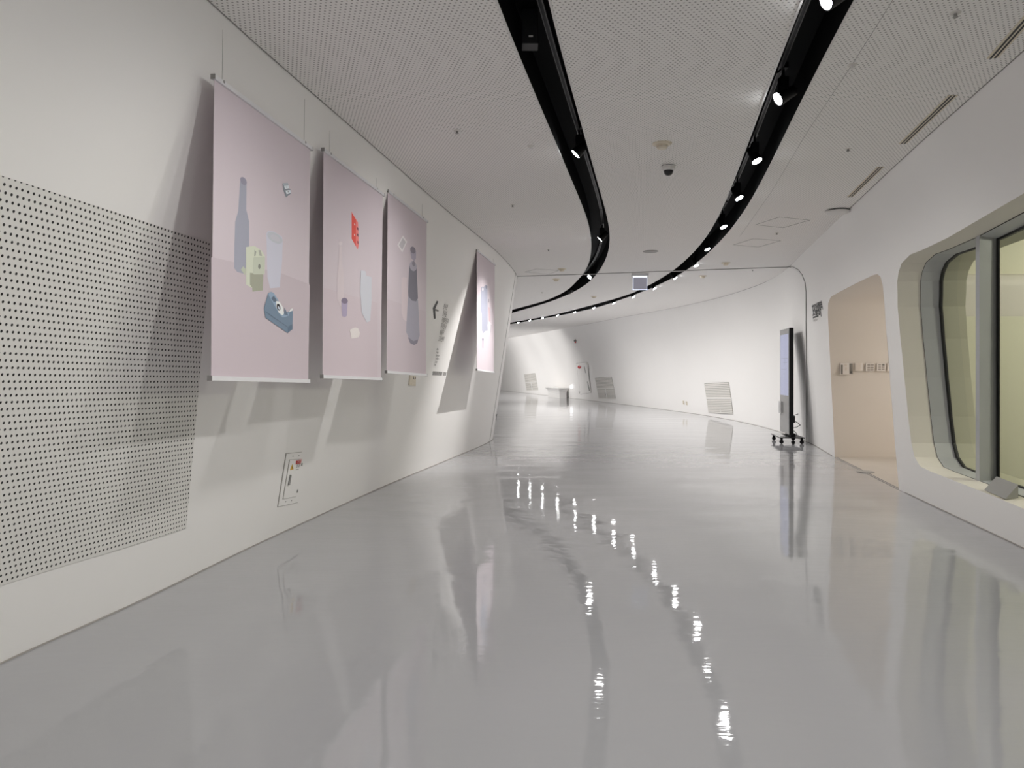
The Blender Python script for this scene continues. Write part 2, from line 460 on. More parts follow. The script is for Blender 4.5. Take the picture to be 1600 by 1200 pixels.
# ------------------------------------------------------------------ spotlights
def base_spot():
    t = thing('track_spotlight', '', 'spotlight')
    m = MB(); m.box((-.017,-.05,.20), (.017,.05,.235), M_['black']); m.cyl((0,0,.20), (0,0,.12), .009, M_['black'], n=12); m.build('adapter', t)
    m = MB(); m.box((-.028,-.028,.06), (.028,.028,.155), M_['black']); m.build('driver_housing', t, bevel=.004)
    m = MB()   # head in its own frame: looks along -Z
    m.lathe([(.028,.09),(.034,.085),(.036,.05),(.040,.02),(.047,-.035),(.047,-.045),(.042,-.045),(.040,-.040)], M_['black'], n=24)
    h = m.build('head', t, smooth=False); h.location = (0,0,.035)
    m = MB(); m.lathe([(.0395,-.0385),(.0395,-.044)], M_['lens'], n=24); m.build('lens', h)
    return t
spots = []
spot0 = base_spot(); first = [True]
def rail_z(): return H
def spot(u, v, aim, label, power, size=70, blend=1.0, lens_z=3.035, on=True, xy=None, soft=.04, spill=1.0):
    p = on_z(u, v, lens_z) if xy is None else Vector((xy[0], xy[1], lens_z))
    if first[0]: r = spot0; ch = {c.name.split('.')[0]: c for c in r.children}; first[0] = False
    else: r, ch = dup(spot0, (0,0,0), 0)
    r['label'] = label; r['category'] = 'spotlight'; r['group'] = 'spotlights in the ceiling channels'
    d = (Vector(aim) - p).normalized()
    hp = p - d*.045                        # head pivot
    r.location = hp - Vector((0,0,.035))
    q = (-d).to_track_quat('Z', 'Y')
    ch['head'].rotation_euler = q.to_euler()
    if not on:
        for c in ch['head'].children:
            c.data = c.data.copy(); c.data.materials[0] = M_['dome']
        return r
    g_ = bpy.data.lights.new('spill_beam', 'SPOT'); g_.energy = SPILL*spill; g_.spot_size = math.radians(158); g_.spot_blend = 1
    g_.shadow_soft_size = .05; g_.color = (1, .975, .955)
    go = bpy.data.objects.new('spill_beam', g_); C.objects.link(go); go.location = (p.x, p.y, 3.0)
    go.rotation_euler = Vector((d.x*.25, d.y*.25, -1)).to_track_quat('-Z', 'Y').to_euler()
    l = bpy.data.lights.new('spot_beam', 'SPOT'); l.energy = power; l.spot_size = math.radians(size); l.spot_blend = blend
    l.shadow_soft_size = soft; l.color = (1, .975, .955)
    o = bpy.data.objects.new('spot_beam', l); C.objects.link(o); o.location = p + d*.012
    o.rotation_euler = d.to_track_quat('-Z', 'Y').to_euler()
    return r

P = 1.0; SPILL = 45
# aimed at the posters on the left wall
spot(899, 241, (-1.5,6.3,.95), 'lit spotlight in the left channel, pale disc nearest the camera in that channel', 60*P, 95, spill=.6)
spot(937, 374, (-.72,10.5,1.25), 'spotlight with dark back hanging in the bend of the left channel', 330*P, 58, 1, soft=.015)
spot(921, 433, (-.9,12.6,.6), 'small spotlight in the left channel just past the ceiling seam', 20*P, 80)
spot(889, 457, (-1.0,20,1.0), 'faint far spotlight in the left channel where it sweeps left', 20*P, 80, on=True)
spot(1215, 155, (-1.9,4.4,1.0), 'lit spotlight in the right channel facing left, largest bright disc', 62*P, 66, soft=.015, spill=.6)
spot(1290, 2, (-1.9,3.2,1.2), 'lit spotlight at the top edge of the photo in the right channel', 26*P, 66, soft=.015, spill=.6)
near_r = [(1183,252,'second bright spotlight down from the top of the right channel, under the largest disc'),
          (1155,310,'third bright spotlight down the right channel'),
          (1131,355,'fourth bright spotlight down the right channel, by the start of the bend'),
          (1105.5,390,'fifth bright spotlight down the right channel, level with the round ceiling vent'),
          (1088,415,'bright spotlight in the right channel just before the ceiling seam')]
for u, v, lb in near_r:
    p = on_z(u, v, 3.02)
    spot(u, v, p + Vector((.35, -.40, -1)), lb, 12*P, 110, lens_z=3.02)
far_r = [(1055,435,'bright spotlight in the right channel just past the ceiling seam'),
         (1023,451,'bright spotlight in the right channel beside the hanging lit sign, on its right'),
         (990,464,'bright spotlight in the right channel just below the hanging lit sign'),
         (959,474,'second bright spotlight left of the hanging lit sign along the right channel'),
         (928,481.5,'third bright spotlight left of the hanging lit sign along the right channel'),
         (898,488,'sixth bright spotlight counted from the far left end of the channel row'),
         (871,493,'fourth bright spotlight counted from the far left end of the channel row'),
         (847.5,497.3,'third bright spotlight counted from the far left end of the channel row'),
         (828,501,'second bright spotlight counted from the far left end of the channel row'),
         (810,504.3,'farthest bright spotlight, at the left end of the right channel')]
for i, (u, v, lb) in enumerate(far_r):
    p = on_z(u, v, 3.01); q = right.p(min(p.y*1.12+1.0, 50), .9); hd = (q - p); hd.z = 0; hd.normalize()
    spot(u, v, p + Vector((hd.x*.8, -.45+hd.y*.2, -1)), lb, (70 if i < 2 else 130)*P, 140, lens_z=3.01, spill=(1.8 if i < 3 else 3.0))
for k, (x, y, aim) in enumerate([(-.95,32.4,(1.5,39,.5)), (-1.9,35.5,(.6,42,.5)), (-2.9,38.6,(-.5,45,.5))]):  # added unseen spotlights that brighten the deep far end
    spot(0, 0, aim, 'added spotlight brightening the far end, unseen behind the left wall', 600*P, 140, xy=(x, y), spill=9)
# the channels go on behind the camera
for k, (x, y, aim, pw) in enumerate([(-.02,3.1,(-2.0,3.9,.9),8), (-.25,1.0,(-2.6,1.5,1.0),8), (1.0,1.2,(-2.3,2.6,1.2),14), (1.3,2.4,(3.4,4.2,.6),6), (-.9,-2.2,(-2.9,-1.5,1.0),10), (.5,-2.0,(2.3,-1.0,1.0),10)]):
    spot(0, 0, aim, 'spotlight in a channel behind the camera, out of the photo', pw*P, 85, xy=(x, y), spill=1.3)

# ------------------------------------------------------------------ wall-mounted helpers
def decal(m, surf, pts, off, th, material, px=True):
    sz = [surf.solve(u, v) for u, v in pts] if px else pts
    P_ = [surf.p(a, b) + surf.n(a, b)*off for a, b in sz]
    n = surf.n(*sz[0])
    m.prism(P_, n*th, material)
    return sz
def bil(q, s, t):
    a = Vector(q[0]).lerp(Vector(q[1]), s); b = Vector(q[3]).lerp(Vector(q[2]), s); return tuple(a.lerp(b, t))
def text_mesh(txt, size, bold=0, align='LEFT', space=1.0):
    c = bpy.data.curves.new('t', 'FONT'); c.body = txt; c.size = size; c.offset = bold; c.align_x = align
    c.space_line = space; c.resolution_u = 3
    o = bpy.data.objects.new('t', c); C.objects.link(o)
    dg = bpy.context.evaluated_depsgraph_get(); me = bpy.data.meshes.new_from_object(o.evaluated_get(dg))
    vs = [v.co.copy() for v in me.vertices]; fs = [tuple(p.vertices) for p in me.polygons]
    bpy.data.objects.remove(o); bpy.data.curves.remove(c); bpy.data.meshes.remove(me)
    return vs, fs
def text_on(m, surf, u, v, txt, size, material, bold=0, sx=1, off=.004, space=1.0):
    vs, fs = text_mesh(txt, size, bold, space=space)
    y0, z0 = surf.solve(u, v); sg = 1 if surf.side < 0 else -1
    L = (surf.p(y0+.1, z0)-surf.p(y0-.1, z0)).length/.2
    m.add([surf.p(y0+sg*p.x*sx/L, z0+p.y) + surf.n(y0, z0)*off for p in vs], fs, material)

# perforated sheet on the left wall
a = left.solve(329, 379); b = left.solve(3, 269); c = left.solve(290, 825); d = left.solve(1, 897)

zt, zb = (a[1]+b[1])/2, (c[1]+d[1])/2
y0 = 1.2
mb = MB(); N = 26; K = 10; vs = []; uvs = []
for i in range(N+1):
    for k in range(K+1):
        f = k/K; ye = c[0]+(a[0]-c[0])*f
        zz = (d[1]+(c[1]-d[1])*i/N) + ((b[1]+(a[1]-b[1])*i/N)-(d[1]+(c[1]-d[1])*i/N))*f
        y = y0 + (ye-y0)*i/N
        vs.append(left.p(y, zz) + left.n(y, zz)*.004)
fs = [(i*(K+1)+k, (i+1)*(K+1)+k, (i+1)*(K+1)+k+1, i*(K+1)+k+1) for i in range(N) for k in range(K)]
mb.add(vs, fs, M_['perf'])
o = mb.build('perforated_wall_panel', smooth=True)
wall_uv(o.data, lambda co: (co.y*1.012, (co.z - (b[1] + (a[1]-b[1])*(co.y-b[0])/(a[0]-b[0])))*1.03 - .002))
tag(o, 'white wall panel covered in rows of small black holes on the left wall', 'wall panel')

# ------------------------------------------------------------------ posters
def disp(c, ref, alb):
    return tuple(min(.95, alb[i]*lin(c[i])/lin(ref[i])) for i in range(3))
BG = (.70, .62, .665)
pm_cache = {}
def pm(c, ref):
    k = (tuple(c), tuple(ref))
    if k not in pm_cache:
        pm_cache[k] = mat('poster print', disp(c, ref, BG), .55, spec=.25)
    return pm_cache[k]
def ell(cx, cy, rx, ry, rot=0, n=18):
    r = math.radians(rot)
    return [(cx+rx*math.cos(t)*math.cos(r)-ry*math.sin(t)*math.sin(r), cy+rx*math.cos(t)*math.sin(r)+ry*math.sin(t)*math.cos(r)) for t in [2*math.pi*i/n for i in range(n)]]
def poster(corn, wires, art, sc, ref, label):
    w = [on_z(u, v, H) for u, v in wires]
    mid = (w[0]+w[1])/2
    d = (w[1]-w[0]); d.z = -.04*d.y; d.normalize()
    n = d.cross(UPT).normalized()
    if n.x < 0: n = -n
    def pl(u, v, k=0): return on_plane(u, v, mid + n*k, n)
    TL, TR, BR, BL = [pl(*c) for c in corn]
    t = thing('hanging_poster', label, 'poster', (TL+TR)/2, group='hanging posters along the left wall')
    m = MB(); bgm = pm(ref, ref)
    m.prism([TL, TR, BR, BL], -n*.002, bgm)
    x0, y0_, s_ = sc
    k = 0
    for col, poly in art:
        pts = [(x0+px/s_, y0_+py/s_) for px, py in poly]
        k += .00012
        P3 = [pl(u, v, 0) + n*k for u, v in pts]
        m.add(P3, [tuple(tt) for tt in tessellate_polygon([P3])], pm(col, ref))
    rooted(t, m, 'banner_sheet')
    for nm, A, B, up in (('top_rail', TL, TR, 1), ('bottom_rail', BL, BR, -1)):
        m = MB(); a_ = A - d*.012; b_ = B + d*.012
        m.sweep([a_ + n*.011 + UPT*.006*up, b_ + n*.011 + UPT*.006*up], .011, -n, .022, M_['alu'])
        r = rooted(t, m, nm)
        for e in (a_, b_):
            m = MB(); s2 = d*(.004 if e is b_ else -.004)
            m.sweep([e + n*.012 + UPT*.006*up, e + n*.012 + UPT*.006*up + s2], .0125, -n, .024, M_['dim'])
            m.v = [p - Vector(t.location) for p in m.v]; m.build('end_cap', r)
    for i, (u, v) in enumerate(wires):
        top = w[i]; c = (top - TL).dot(d); foot = TL + d*c
        foot = TL.lerp(TR, max(.02, min(.98, c/(TR-TL).length)))
        m = MB(); m.cyl(foot + UPT*.02, (foot.x + (top.x-foot.x), top.y, H-.001), .0011, M_['dim'], n=6)
        wo = rooted(t, m, 'wire')
        m = MB(); m.cyl(foot + UPT*.012 - n*.006, foot + UPT*.012 + n*.012, .008, M_['dim'], n=10)
        m.v = [p - Vector(t.location) for p in m.v]; m.build('hook', wo)
    return t
g1 = (190,178,184)
art1 = [((182,169,175), [(-128,605),(340,715),(531,790),(520,1425),(-128,1405)]),
 ((150,150,163), [(66,100),(108,105),(106,290),(125,370),(125,540),(100,690),(88,718),(45,706),(25,680),(27,520),(32,370),(52,300),(64,115)]),
 ((137,133,148), ell(87,98,19,30,-30)),
 ((186,184,196), [(240,450),(250,432),(290,435),(345,470),(350,500),(345,640),(330,810),(265,815),(247,740)]),
 ((176,177,184), ell(297,478,58,30,32)),
 ((182,179,187), ell(300,480,36,18,32)),
 ((172,176,160), [(68,690),(85,668),(103,690),(98,730)]),
 ((192,194,178), [(103,540),(160,532),(205,560),(230,600),(228,720),(218,725),(216,832),(147,838),(145,815),(103,790)]),
 ((150,150,135), [(130,712),(219,722),(216,830),(147,838),(145,812),(130,790)]),
 ((180,183,168), [(158,606),(225,602),(230,612),(226,716),(220,722),(155,722),(150,712),(151,615)]),
 ((120,120,112), ell(192,670,8,17)),
 ((150,152,142), [(160,558),(172,572),(165,602),(158,600)]), ((160,160,150), [(185,560),(200,560),(210,600),(193,598)]),
 ((128,132,140), [(347,118),(350,112),(383,110),(386,128),(392,150),(403,158),(403,182),(370,207),(352,155)]),
 ((205,208,214), [(357,130),(388,127),(391,147),(364,152)]), ((205,208,214), [(366,162),(400,158),(403,178),(374,186)]),
 ((165,170,178), [(349,113),(383,110),(386,124),(352,128)]),
 ((95,95,100), ell(374,139,3,3)), ((95,95,100), ell(384,170,3,3)),
 ((110,126,144), [(250,850),(270,838),(288,848),(318,895),(345,1000),(388,970),(400,953),(417,957),(412,1090),(380,1115),(232,1012),(222,950)]),
 ((135,152,172), [(250,850),(270,838),(288,848),(318,895),(352,985),(375,990),(395,965),(388,1000),(350,1012),(330,995),(300,945),(262,878)]),
 ((90,102,118), [(270,882),(288,866),(312,903),(287,908)]),
 ((215,215,222), [(303,900),(325,905),(345,935),(357,985),(345,997),(322,980),(303,940)]), ((30,30,36), ell(319,942,12,24,-12)), ((190,195,205), ell(320,946,5,13,-20)),
 ((98,112,130), [(360,945),(385,1000),(355,990)]), ((220,222,228), [(398,955),(415,950),(414,965),(388,975)]),
 ((95,108,124), [(230,968),(380,1072),(412,1055),(411,1060),(380,1078),(230,974)]),
 ((92,108,126), [(380,1080),(412,1058),(412,1090),(380,1115)])]
poster([(335,123),(485,233),(481,594),(330,589)], [(348.5,27),(476,139)], art1, (360,260,4.283), g1,
       'first and largest hanging poster with a grey bottle and a blue tape dispenser')
g2 = (198,188,194)
art2 = [((196,184,190), [(25,668),(432,782),(432,1365),(20,1340)]),
 ((214,84,74), [(237,98),(285,180),(290,350),(283,383),(237,302)]), ((226,126,122), [(270,160),(285,180),(290,350),(283,383),(268,355)]),
 ((226,160,158), [(237,98),(285,180),(278,172),(240,112)]),
 ((120,60,62), [(276,215),(287,222),(287,240),(276,232)]), ((120,60,62), [(276,262),(287,268),(287,290),(278,280)]), ((140,70,70), [(278,318),(287,322),(287,345),(280,338)]),
 ((240,200,196), [(256,185),(264,195),(262,205),(255,200)]), ((240,200,196), [(255,265),(263,272),(262,285),(254,280)]),
 ((208,198,202), ell(152,338,14,14)), ((203,192,196), [(142,360),(163,360),(166,480),(175,560),(178,750),(155,810),(127,750),(128,590),(140,470)]),
 ((166,156,180), [(158,768),(207,770),(200,880),(185,893),(165,880)]), ((126,116,136), ell(183,768,25,22,20)),
 ((217,211,209), [(222,985),(260,968),(285,975),(298,1010),(290,1040),(270,1046),(235,1050),(228,1015)]),
 ((196,198,206), [(305,540),(340,545),(345,580),(385,590),(385,780),(375,920),(350,930),(312,860),(300,700)])]
poster([(505.5,236),(598,305),(595,591),(504,587)], [(515.5,176),(588,241)], art2, (500,310,4.8), g2,
       'second hanging poster from the left with a small red box and purple cup')
g3 = (194,184,192)
art3 = [((190,179,187), [(505,755),(795,850),(795,1315),(500,1300)]),
 ((214,210,214), [(622,278),(654,325),(617,405),(580,350)]), ((182,178,184), [(621,297),(643,328),(616,386),(592,350)]),
 ((202,190,196), [(612,600),(625,590),(655,596),(650,640),(660,700),(650,925),(625,905),(612,860)]),
 ((162,155,172), [(677,392),(720,398),(719,450),(706,473),(682,445)]), ((124,118,132), ell(697,388,19,27,-20)),
 ((160,158,172), [(660,735),(734,760),(747,1030),(735,1060),(700,1072),(665,1045),(645,1000)]),
 ((116,114,126), [(668,505),(724,515),(734,750),(720,772),(690,767),(662,735),(660,700)]),
 ((167,162,176), ell(698,508,26,38,-12)), ((133,128,141), ell(702,490,12,20,-10)),
 ((131,127,141), [(658,1040),(700,1070),(735,1058),(730,1085),(705,1100),(675,1085)])]
poster([(606,300),(666.5,347),(665.5,585),(604,580)], [(614,264),(660,300)], art3, (500,310,4.8), g3,
       'third hanging poster with a tall dark grey flask and white diamond')
g4 = (232,222,228)
art4 = [((176,180,196), [(88,412),(98,405),(108,410),(120,392),(138,400),(140,560),(140,765),(122,768),(105,788),(94,765),(92,630),(82,580)]),
 ((238,236,240), ell(101,428,6,14)), ((150,152,168), ell(130,410,7,14)),
 ((222,196,202), [(146,570),(157,580),(162,690),(150,695)]), ((150,150,160), [(147,505),(152,510),(152,535),(147,535)]),
 ((243,238,242), [(138,715),(150,690),(162,698),(172,720),(165,780),(152,808),(142,780)]), ((212,205,212), [(165,712),(174,720),(168,775),(160,790)]),
 ((196,192,206), [(95,832),(108,835),(105,910),(97,905)]), ((172,168,184), ell(101,836,8,12))]
poster([(745,392),(773,414),(771.5,581),(745,577)], [(747.5,372),(771,391)], art4, (735,370,5.218), g4,
       'farthest hanging poster, brightly lit, with a blue bottle drawn on it')

# ------------------------------------------------------------------ writing and fittings on the left wall
t = thing('wall_sign', 'black arrow with grey Korean and English lettering on the left wall between posters', 'wall lettering', left.p(*left.solve(690, 530)))
mb = MB()
for pl_ in ([(682.6,469.8),(684.3,471.2),(679.4,482.6),(676.3,481)], [(676.3,481),(679.4,482.6),(680.4,497.5),(677.9,498)]):
    decal(mb, left, pl_, .001, .003, M_['ink'])
rooted(t, mb, 'arrow_head')
mb = MB(); decal(mb, left, [(680,482.5),(685,484.5),(684.5,487),(680,485.5)], .001, .003, M_['dim']); rooted(t, mb, 'arrow_shaft')
S = .074
for (u, v, s) in [(691.8,482,'전시관'),(690.5,492.5,'전시실'),(689,503,'카페라운지'),(687.5,512.5,'투어안내'),(686,522.5,'배움터'),(684,532.5,'고객센터')]:
    mb = MB(); text_on(mb, left, u, v, s, S, M_['dim'], .0006, .92); rooted(t, mb, 'korean_line')
for (u, v, s) in [(681.5,546.8,'Office'),(681,551.5,'Design'),(680.2,556.4,'Experience'),(679.8,561.3,'Intelligence'),(678.8,566.5,'Lounge'),(678,571,'Shop')]:
    mb = MB(); text_on(mb, left, u, v, s, .035, M_['dim'], .0006, 1.0); rooted(t, mb, 'english_line')
mb = MB()
q = [left.solve(*p) for p in [(676.4,580),(698,581.5),(697,586.8),(675.4,586)]]
for i in range(16):
    if i == 11: continue
    s0, s1 = i/16, i/16+.032
    decal(mb, left, [bil(q, s0, 0), bil(q, s1, 0), bil(q, s1, 1), bil(q, s0, 1)], .001, .002, M_['dim'], px=False)
for t0 in (0, .42, .85):
    decal(mb, left, [bil(q, 0, t0), bil(q, .66, t0), bil(q, .66, t0+.14), bil(q, 0, t0+.14)], .001, .002, M_['dim'], px=False)
rooted(t, mb, 'striped_mark')

# switch plate below the third poster
t = thing('light_switch', 'cream switch plate on the left wall just below the third poster', 'switch', left.p(*left.solve(643, 595)))
mb = MB(); decal(mb, left, [(639.5,586),(648.5,587.5),(648,602.8),(638,601.8)], .001, .012, M_['cream']); rooted(t, mb, 'plate')
mb = MB(); decal(mb, left, [(640.5,598.3),(647,599),(646.8,601),(640.2,600.4)], .012, .006, M_['cream']); rooted(t, mb, 'rocker')
mb = MB(); decal(mb, left, [(643.8,588),(644.7,588),(644.7,591.2),(646.6,591.4),(646.6,588.2),(647.6,588.3),(647.6,592.2),(643.8,592)], .013, .002, M_['ink']); rooted(t, mb, 'symbol')

# electrical cabinet flush in the left wall
t = thing('electrical_cabinet', 'white flush electrical cabinet with red label and yellow triangle low on left wall', 'electrical cabinet', left.p(*left.solve(452, 750)))
mb = MB(); decal(mb, left, [(446.2,708.2),(471.5,705.8),(465,785.5),(433,792.3)], .0005, .002, M_['joint']); rooted(t, mb, 'joint')
mb = MB(); decal(mb, left, [(447,709),(471.5,706.3),(464.6,784.7),(433.9,791.3)], .002, .004, M_['wall']); rooted(t, mb, 'frame')
mb = MB(); decal(mb, left, [(450.4,718),(469.4,716.8),(462,775.7),(440.2,780)], .0055, .001, M_['joint']); rooted(t, mb, 'door_joint')
mb = MB(); decal(mb, left, [(451.1,718.8),(469.6,717.4),(461.8,774.9),(441.1,778.9)], .006, .005, M_['wall']); dr = rooted(t, mb, 'door')
def sub(par, th_, mb_, nm):
    mb_.v = [p - Vector(th_.location) for p in mb_.v]; return mb_.build(nm, par)
mb = MB(); decal(mb, left, [(460.5,719.3),(468.6,718.3),(467.6,723.8),(459.8,725)], .011, .002, M_['red'])
text_on(mb, left, 461.7, 723.3, '분전반', .036, mat('pale red print', (.8,.45,.42), .5), .0008, .8, off=.0145); sub(dr, t, mb, 'red_label')
mb = MB(); decal(mb, left, [(454.7,724.6),(456.3,732.7),(451,733.7)], .011, .002, M_['yellow'])
decal(mb, left, [(454.4,728),(454.9,728),(454.5,731.5),(453.8,731.5)], .013, .001, M_['ink']); sub(dr, t, mb, 'warning_triangle')
mb = MB(); text_on(mb, left, 460.2, 730.5, 'LP-2A', .04, M_['dim'], .0008, .7, off=.013); decal(mb, left, [(460.3,732.8),(464.5,732.3),(464.4,733.2),(460.2,733.8)], .011, .001, M_['dim']); sub(dr, t, mb, 'printed_text')
mb = MB(); decal(mb, left, [(450.6,741.3),(452.0,741),(449.4,756.8),(447.5,757.3)], .011, .010, M_['plaque']); sub(dr, t, mb, 'handle')
for q in ([(469.2,722.8),(470,722.8),(469.4,727),(468.3,727)], [(462.4,764.2),(463.2,764.2),(462.4,768.6),(461.4,768.9)]):
    mb = MB(); decal(mb, left, q, .011, .006, M_['plaque']); rooted(t, mb, 'hinge')
for q in ((456.4,712.6),(465.6,711.7),(445.3,783.4),(454.4,781.6)):
    mb = MB(); y_, z_ = left.solve(*q); pp = left.p(y_, z_); nn = left.n(y_, z_)
    mb.cyl(pp+nn*.005, pp+nn*.009, .005, M_['dim'], n=10); rooted(t, mb, 'screw')

# joint line and recess at the left end of the near wall, and foot joints
mb = MB(); yy = 13.85
mb.sweep([left.p(yy, H*k/12) for k in range(13)], .012, [left.n(yy, H*k/12) for k in range(13)], .003, M_['joint']); struct(mb.build('trim_1'))
mb = MB(); decal(mb, left, [(774.8,648),(776.2,646.5),(774.8,656),(773.6,657)], .002, .006, M_['ink']); o = mb.build('door_pull'); tag(o, 'tiny black recessed pull low at the far end of the left wall', 'pull')
def foot(surf, y0, y1, name, skip=None):
    m = MB(); y = y0; run = []
    while y <= y1:
        if skip and skip[0] < y < skip[1]:
            if len(run) > 1: m.sweep(run, .004, [Vector((0,0,1))]*len(run), .008, M_['joint'])
            run = []
        else: run.append(surf.p(y, 0) + surf.n(y, .05)*.004)
        y += .25
    if len(run) > 1: m.sweep(run, .004, [Vector((0,0,1))]*len(run), .008, M_['joint'])
    return struct(m.build(name))
foot(left, -6.9, 34.8, 'baseboard_left')
foot(right, -6.9, 50, 'baseboard_right', (door_l[-1][0]-.02, door_l[0][0]+.02))
# ceiling shadow joint
def top_joint(surf, y0, y1, name, r=.004):
    m = MB(); run = []; y = y0
    while y <= y1: q = surf.p(y, H); n_ = surf.n(y, H); n_.z = 0; run.append(q + n_.normalized()*.004 - Vector((0,0,.004))); y += .25
    m.sweep(run, r, [Vector((0,0,1))]*len(run), .004, M_['dim']); struct(m.build(name))
top_joint(left, -6.9, 15.0, 'trim_2', .0018)
top_joint(right, -6.9, 8.4, 'trim_3', .0018)
top_joint(right, 15.5, 31, 'trim_4', .002)

# portal strip over ceiling and down the right wall
cpx = [(808,431.6),(850,430.3),(950,427),(1050,423.3),(1150,419.8),(1232,417)]
pts = [on_z(u, v, H-.001) for u, v in cpx]; nr = [Vector((0,0,-1))]*len(pts)
wpx = [(1240,418.5),(1248,423),(1254,430.5),(1258,441),(1259.3,455),(1259.5,500),(1259.7,560),(1260,625),(1260.5,689)]
corner = []
for u, v in wpx:
    s_ = right.solve(u, v); s_ = (s_[0], max(.0, min(H-.02, s_[1]))); corner.append((right.p(*s_), right.n(*s_)))

pw = pts + [c[0] for c in corner]; nw = nr + [c[1] for c in corner]
# blend normals at the corner
mb = MB(); mb.sweep(pw, .022, nw, .006, M_['groove']); struct(mb.build('trim_5'))
mb = MB(); mb.sweep(pw, .018, nw, .012, M_['white']); struct(mb.build('trim_6'))

# ------------------------------------------------------------------ doorway passage
P_ = [right.p(*q) for q in door_l]
mb = MB(); vs = []; n = len(P_)
for k, dx in enumerate((0, .3, 5.5)):
    for q in P_: vs.append(q + Vector((dx, 0, 0)))
fs = [(k*n+i, k*n+i+1, (k+1)*n+i+1, (k+1)*n+i) for k in range(2) for i in range(n-1)]
mb.add(vs, fs, M_['beige'])
endp = [vs[2*n+i] for i in range(n)]
mb.add(endp, [tuple(range(n))], M_['beige'])
struct(mb.build('door_1', smooth=True))
mb = MB(); A, B = P_[0], P_[-1]
mb.add([A+Vector((.03,0,.003)), B+Vector((.03,0,.003)), B+Vector((5.5,0,.003)), A+Vector((5.5,0,.003))], [(0,1,2,3)], M_['concrete']); struct(mb.build('floor'))
mb = MB(); mb.sweep([A+Vector((.0,0,0)), B+Vector((.0,0,0))], .008, (0,0,1), .005, M_['joint']); struct(mb.build('trim_7'))
# signs on the passage wall
py = min(interp([q_[1] for q_ in door_l[:5]], [q_.y for q_ in P_[:5]], z_) for z_ in (1.25, 1.42)) - .004; pn = Vector((0,-1,0)); pp0 = Vector((0, py-.002, 0))
def pw_rect(m, u0, v0, u1, v1, off, th, material):
    c4 = [on_plane(u, v, pp0, pn) + pn*off for u, v in ((u0,v0),(u1,v0),(u1,v1),(u0,v1))]
    m.prism(c4, pn*th, material)
MS = mat('sign card', (.66,.60,.54), .5); MS2 = mat('sign photo grey', (.17,.16,.145), .5); MS3 = mat('pale sign', (.72,.68,.64), .5); MS4 = mat('sign print', (.34,.31,.28), .5)
def wsign(label, base, marks):
    c0 = on_plane((base[0]+base[2])/2, (base[1]+base[3])/2, pp0, pn)
    t = thing('wall_notice', label, 'notice', c0, group='small notices on the passage wall')
    m = MB(); pw_rect(m, *base, 0, .006, MS3 if len(base) and base[4:] == () else MS); rooted(t, m, 'board')
    if marks:
        m = MB()
        for k, (a_, b_, c_, d_, mm) in enumerate(marks): pw_rect(m, a_, b_, c_, d_, .006+.0004*k, .001, mm)
        rooted(t, m, 'print')
wsign('pale notice with dark grey photo strips, leftmost on the passage wall', (1313,567,1332,585), [(1313.6,570,1316.6,584.6,MS2),(1327,568,1332,584.4,MS2),(1329,580,1330,583,M_['ink']),(1319,568.5,1323,572,MS),(1320,574,1323,579,MS)])
wsign('blank beige card second from left on the passage wall', (1336,567.5,1348,579.5), [(1336.3,567.8,1344.5,579.2,MS)])
wsign('notice with four grey printed blocks on the passage wall', (1352.5,567.5,1366,580), [(x, y, x+4.4, y+2.6, MS4) for x in (1355,1360.4) for y in (569,573,576.5)])
wsign('notice with darker grey print right of the four-block notice', (1370,567.5,1383.3,580), [(x, y, x+4.2, y+2.2, MS4) for x in (1372,1377.5) for y in (569,572.4,575.8)]+[(1378.5,568.6,1381.8,571.6,MS2)])
wsign('last notice on the passage wall, partly hidden by the opening edge', (1386.3,567.5,1399,580), [(1389,569,1392,578,MS2)])
# floor outlet disc
p = on_z(1352.5, 737.5, .003)
mb = MB(); mb.lathe([(.105,0),(.105,.004),(.085,.010)], M_['plaque'], n=28)
o = mb.build('floor_outlet', origin=None); o.location = p; tag(o, 'round dark floor outlet cover on the passage floor', 'floor outlet')

# ------------------------------------------------------------------ window in the right wall
WN = Vector((1, -.19, 0)).normalized()
base = [right.p(*q) for q in win_d]; n = len(base)
def ring(m, d0, d1, material, ins0=0, ins1=0):
    c = sum((p.yz for p in base), Vector((0,0)))/n
    def pos(p, d, ins):
        q = p + WN*d
        if ins:
            v = Vector((q.y-c.x, q.z-c.y)); v = v.normalized()*ins; q = q - Vector((0, v.x, v.y))
        return q
    vs = [pos(p, d0, ins0) for p in base] + [pos(p, d1, ins1) for p in base]
    m.add(vs, [(i, (i+1) % n, n+(i+1) % n, n+i) for i in range(n)], material)
wt = bpy.data.objects.new('window_1', None); C.objects.link(wt); struct(wt)
mb = MB(); ring(mb, 0, .21, M_['reveal']); mb.build('reveal', wt, smooth=False)
mb = MB(); ring(mb, .21, .21, M_['gasket'], 0, .008); ring(mb, .21, .38, M_['steel'], .008, .008); mb.build('window_frame', wt)
mb = MB(); ring(mb, .375, .375, M_['gasket'], .008, .03); ring(mb, .375, .40, M_['gasket'], .03, .03); mb.build('gasket', wt)
c2 = sum((p.yz for p in base), Vector((0,0)))/n
gp = [p + WN*.385 for p in base]
ip = []; yy_ = 2.6
while yy_ < 7.8:
    zz_ = .4
    while zz_ < 2.4:
        if pip((yy_, zz_), win_d) and not near_loop((yy_, zz_), win_d, .06): ip.append((yy_, zz_))
        zz_ += .15
    yy_ += .15
Vg, Fg = cdt(win_d, [], ip)
mb = MB(); mb.add([right.p(a, b) + WN*.385 for a, b in Vg], Fg, M_['glass']); pane_ = mb.build('pane', wt, smooth=True)
if sum((p_.normal.dot(WN) for p_ in pane_.data.polygons)) > 0:
    pane_.data.flip_normals()          # the pane faces the corridor
